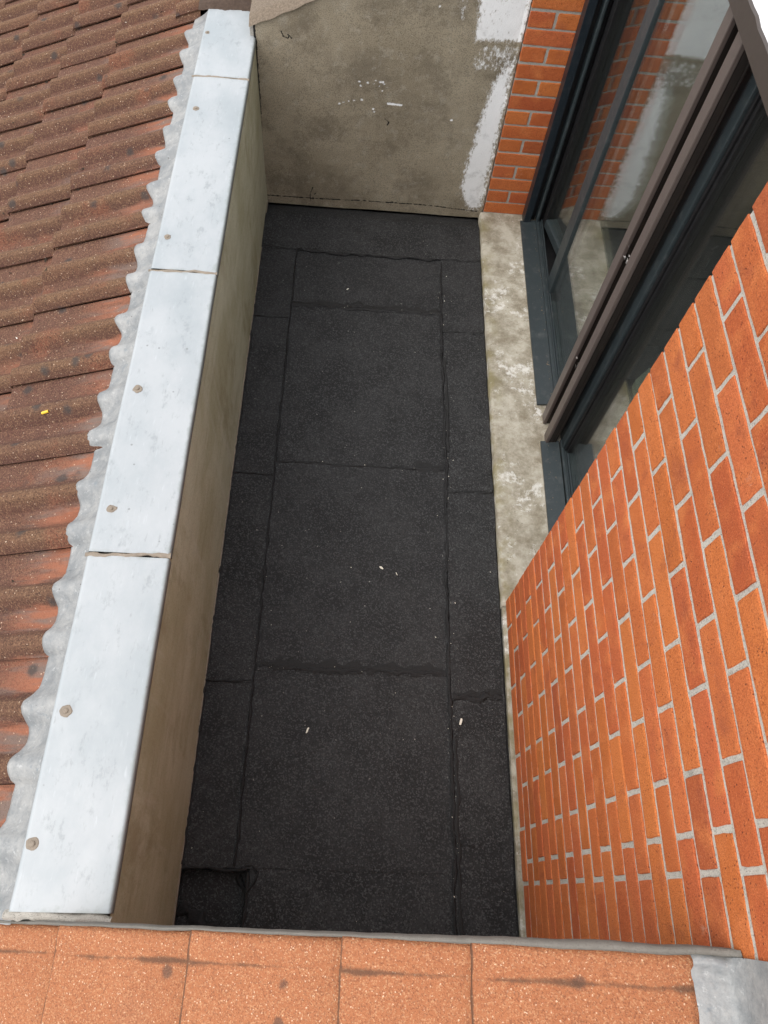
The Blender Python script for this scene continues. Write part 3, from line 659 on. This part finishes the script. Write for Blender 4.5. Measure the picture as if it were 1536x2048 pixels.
# room behind the glass
V, F = cbox(.992, 3.4, .4, 3.46, .0, 1.82, .001)
rm = mk('room', V, [f for f in F], 'room')
import bmesh
bm = bmesh.new(); bm.from_mesh(rm.data); bmesh.ops.delete(bm, geom=[f for f in bm.faces if all(v.co.x < .994 for v in f.verts)], context='FACES'); bm.to_mesh(rm.data); bm.free()
rm['kind'] = 'structure'
n = 8; cx, cy = 1.40, 2.02; V = []
for rr, zz in ((.10, .002), (.125, .04), (.125, .085), (.105, .10)):
    for t in range(n): q = t * 2 * math.pi / n + .3; V.append((cx + rr * math.cos(q), cy + rr * 1.2 * math.sin(q), zz))
F = [(a_ * n + t, a_ * n + (t + 1) % n, (a_ + 1) * n + (t + 1) % n, (a_ + 1) * n + t) for a_ in range(3) for t in range(n)] + [tuple(range(3 * n, 4 * n))]
tag(fixn(mk('floor_cushion', V, F, 'plaster')), 'pale angular cushion dimly seen on the floor behind the glass', 'cushion')
mat_ = box('floor_mat', 1.2, 2.1, 2.15, 3.1, .004, .012, 'room'); tag(mat_, 'dark mat with faint lettering on the floor behind the glass', 'mat')
tc = bpy.data.curves.new('lettering', 'FONT'); tc.body = 'BR'; tc.size = .075; tc.extrude = .0005; tc.materials.append(MT['ink'])
t0 = bpy.data.objects.new('lettering', tc); to = bpy.data.objects.new('lettering', bpy.data.meshes.new_from_object(t0)); bpy.data.objects.remove(t0); COL.objects.link(to); to.location = (1.615, 2.385, .0135); to.parent = mat_

# ---------------------------------------------------------------- near edge: cheek wall, verge tiles, fillet, lead apron
nr = thing('roof_verge', 'clean orange granular tiles along the near edge of the terrace', 'roof')
prism_y('cheek_wall', [(-.70, -.25), (XR, -.25), (XR, zroof(XR) - .06), (-.70, zroof(-.70) - .06)], -.42, -.125, 'mortar', nr)
def verge_tile(x0, x1, seed):
    us = [0, .006, .014, .03, .08, .16, .26, .38, .5, .62, .74, .86, 1]; nu, nv = len(us), 40; V, A = [], []
    for i in range(nu):
        u = us[i]; x = x0 + (x1 + .06 - x0) * u
        for j in range(nv):
            s = j / (nv - 1); y = -.066 - .54 * s; d = -.066 - y
            h = .010 * math.exp(-((d - .02) / .022) ** 2) - .004 * math.exp(-((d - .058) / .014) ** 2) + .007 * (1 - math.cos(min(1, max(0, (d - .07) / .12)) * math.pi)) / 2
            z = zroof(x0) + .012 + (x - x0) * TT + h + .0015 * fb(x * 6, y * 6, seed)
            xx = x + (.003 * fb(y * 14, seed) if i == 0 else 0)
            V.append((xx, y, z - (.003 if i == 0 else 0))); A.append(max(.95 * math.exp(-((d - .056) / .016) ** 2), 1.3 * max(0, 1 - u / .022)))
    n = len(V)
    V += [(V[j][0] + .001, V[j][1], V[j][2] - .016) for j in range(nv)]; A += [1] * nv
    V += [(V[i * nv][0], V[i * nv][1] - .002, V[i * nv][2] - .02) for i in range(nu)]; A += [0] * nu
    F = grid(nu, nv) + [(j, j + 1, n + j + 1, n + j) for j in range(nv - 1)] + [(i * nv, (i + 1) * nv, n + nv + i + 1, n + nv + i) for i in range(nu - 1)]
    return fixn(mk('verge_tile', V, F, 'tile2', nr, True, {'valley': A}))
tv = [-1.14, -.848, -.553, -.257, .037, .258, XR - .004]
for k in range(len(tv) - 1): verge_tile(tv[k], tv[k + 1] - (.06 if k == len(tv) - 2 else 0), k * 4.4)
V = []; nfx = 170
for i in range(nfx):
    x = -.80 + (XR + .80 - .001) * i / (nfx - 1); k = max(q for q in range(len(tv)) if tv[q] <= x) if x >= tv[0] else 0
    zs = zroof(tv[k]) + .012 + (x - tv[k]) * TT; s = max(0, (x - .05) / .6); j1 = .0022 * fb(x * 26, 2); j2 = .003 * fb(x * 14, 7)
    zs = zroof(x) + .012 + .25 * (zs - zroof(x) - .012)
    e1 = .006 * max(0, (x - .45) / .2); j2 *= .6
    V += [(x, -.0605 + .004 * s - e1 + j2, zs - .035), (x, -.0615 + .004 * s - e1 + j2, zs - .004 + j1), (x, -.0635 + .5 * j2, zs + .003 + j1), (x, -.0665 - .006 * s + j2, zs + .006 + j1), (x, -.069 - .006 * s + j2, zs - .01)]
fixn(mk('mortar_fillet', V, grid(nfx, 5), 'fillet', nr, True))
# lead apron against the brick wall
V = []; ny_, nw = 60, 20
for j in range(ny_):
    y = -.072 - .45 * j / (ny_ - 1)
    for i in range(nw):
        u = i / (nw - 1)
        if u < .55: x = .588 + (XR - .012 - .588) * u / .55; z = zroof(.258) + .012 + (x - .258) * TT + .022
        else: q = (u - .55) / .45; x = XR - .012 + .009 * min(1, q * 4); z = zroof(.258) + .012 + (XR - .012 - .258) * TT + .022 + .12 * q
        fold = .012 * math.exp(-((y + .086 + .004 * math.sin(x * 60)) / .007) ** 2) - .006 * math.exp(-((y + .104 + .006 * math.sin(x * 50)) / .006) ** 2)
        V.append((x - (.004 if i == 0 else 0) + .002 * fb(y * 12, 3) * (i == 0), y + .004 * fb(x * 20, 5) * (j == 0), z + fold + .003 * fb(x * 18, y * 18, 3) - (.004 if i == 0 else 0)))
ap = fixn(mk('lead_apron', V, grid(ny_, nw), 'lead', None, True)); tag(ap, 'creased grey lead apron where near orange tiles meet the brick wall', 'flashing')

# ---------------------------------------------------------------- litter
def chip(c, s, seed):
    r = random.Random(seed); V = [Vector(c) + Vector((r.uniform(-1, 1) * s, r.uniform(-1, 1) * s, r.uniform(0, .5) * s)) for _ in range(5)]
    return V, [(0, 1, 2), (0, 2, 3), (0, 3, 1), (1, 2, 4), (2, 3, 4), (3, 1, 4)]
def shard(name, x, y, z, L, w, ang, mat, label, cat, group=None):
    r = random.Random(x * 99 + y); c, s = math.cos(ang), math.sin(ang); V = []
    for q in (-1, -.3, .4, 1):
        for p in (-1, 1):
            a_, b_ = q * L / 2, p * w / 2 * (1 - .5 * abs(q)) + r.uniform(-.15, .15) * w
            for h in (0, .003): V.append((x + a_ * c - b_ * s, y + a_ * s + b_ * c, z + h + .002 * (q + 1)))
    F = []
    for i in range(3):
        a_ = i * 4; F += [(a_, a_ + 4, a_ + 5, a_ + 1), (a_ + 1, a_ + 5, a_ + 7, a_ + 3), (a_ + 3, a_ + 7, a_ + 6, a_ + 2), (a_ + 2, a_ + 6, a_ + 4, a_)]
    F += [(0, 1, 3, 2), (12, 14, 15, 13)]
    return tag(fixn(mk(name, V, F, mat)), label, cat, group)
shard('paper_scrap', -.084, .514, .006, .020, .007, 1.1, 'chip', 'white sliver on the felt nearest the bottom of the photo', 'scrap')
shard('paper_scrap', .164, 1.146, .008, .018, .008, -.7, 'chip', 'white sliver on the middle of the black felt', 'scrap')
shard('paper_scrap', .225, 1.123, .008, .014, .003, -1.2, 'chip', 'thin pale thread on the felt right of the middle sliver', 'scrap')
shard('paper_scrap', -.028, 2.590, .007, .010, .005, .4, 'chip', 'tiny pale crumb on the farthest centre felt sheet', 'scrap')
shard('leaf_scrap', .462, .561, .013, .022, .010, 1.3, 'chip', 'cream curled scrap beside the right felt seam', 'scrap')
V, F = [], []
for k in range(110):
    q = random.random()
    if q < .55: x, y = SR + random.gauss(.006, .010), random.uniform(.0, 2.8)
    elif q < .6: x, y = SL + random.gauss(.006, .006), random.uniform(.1, 2.8)
    elif q < .7: x, y = random.uniform(SL, SR), random.choice((2.476, 1.608, .734)) + random.gauss(0, .006)
    else: x, y = random.uniform(XL + .02, .61), random.uniform(-.08, 3.0)
    v, f = chip((x, y, .010), random.choice((.0012, .0016, .002, .0032)), k); n = len(V); V += v; F += [[i + n for i in t] for t in f]
o = mk('pale_grit', V, F, 'chip'); o['kind'] = 'stuff'; tag(o, 'pale grit and crumbs scattered over the black felt', 'grit')
V, F = [], []
for k in range(260):
    r0 = random.random(); y = random.uniform(2.0, 4.9) if r0 < .75 else random.uniform(0, 4.5); x = random.choice(tails) + random.gauss(.0, .012) if random.random() < .4 else random.uniform(-2.6, -.9)
    if random.random() < .55: y = JY0 + TW * round((y - JY0) / TW) + random.gauss(-.006, .008)
    if x > -.85: continue
    row = min((t for t in tails if t <= x), key=lambda t: x - t, default=None)
    if row is None: continue
    t = (y - JY0) / TW; z = zroof(row) - .002 + (x - row) * TT + float(profile(t - math.floor(t)))
    v, f = chip((x, y, z), random.choice((.004, .006, .009, .013)), k + 900); n = len(V); V += v; F += [[i + n for i in q] for q in f]
o = mk('moss', V, F, 'moss'); o['kind'] = 'stuff'; tag(o, 'small dark moss clumps in the joints of the brown tiles', 'moss')
V, F = [], []
for k in range(60):
    y = random.uniform(.1, 4.6); x = random.uniform(-2.4, -.86); row = min((t for t in tails if t <= x), key=lambda t: x - t, default=None)
    if row is None: continue
    t = (y - JY0) / TW; z = zroof(row) - .002 + (x - row) * TT + float(profile(t - math.floor(t)))
    v, f = chip((x, y, z), random.choice((.002, .003, .005)), k + 1900); n = len(V); V += v; F += [[i + n for i in q] for q in f]
o = mk('droppings', V, F, 'chip'); o['kind'] = 'stuff'; tag(o, 'pale crumbs and droppings on the brown tiles', 'droppings')
# short yellow plastic tube lying on the tiles
x, y = -.96, 1.35; t = (y - JY0) / TW; z = zt(x, y)[0] + .005
V, F = [], []; n = 10; d = Vector((.022, .004, .022 * TT)); s_ = Vector((-.12, 1, 0)).normalized(); u_ = d.cross(s_).normalized()
for q, rr in ((-.5, .0045), (.5, .0045), (.5, .0028), (.2, .0028)):
    for k in range(n): a_ = k * 2 * math.pi / n; V.append(Vector((x, y, z)) + d * q + (s_ * math.cos(a_) + u_ * math.sin(a_)) * rr)
F = [(a_ * n + k, a_ * n + (k + 1) % n, (a_ + 1) * n + (k + 1) % n, (a_ + 1) * n + k) for a_ in range(3) for k in range(n)] + [tuple(range(n)), tuple(range(3 * n, 4 * n))]
tag(fixn(mk('plastic_tube', V, F, 'yellow')), 'short yellow plastic tube lying on the brown roof tiles', 'tube')

V, F = [], []
for k in range(170):
    q = random.random()
    if q < .45: x, y, z = random.gauss(.875, .018), random.gauss(1.80, .045), .040
    elif q < .8: x, y, z = .905 + random.gauss(0, .006), random.uniform(1.98, 3.07), .0575
    else: x, y, z = random.uniform(.85, .90), random.uniform(1.1, 1.74), .055
    v, f = chip((x, y, z), random.choice((.0015, .0022, .0035)), k + 5000); n = len(V); V += v; F += [[i + n for i in t] for t in f]
o = mk('sill_crumbs', V, F, 'crumb'); o['kind'] = 'stuff'; tag(o, 'brown crumbs and dust along the window sill and frame', 'crumbs')
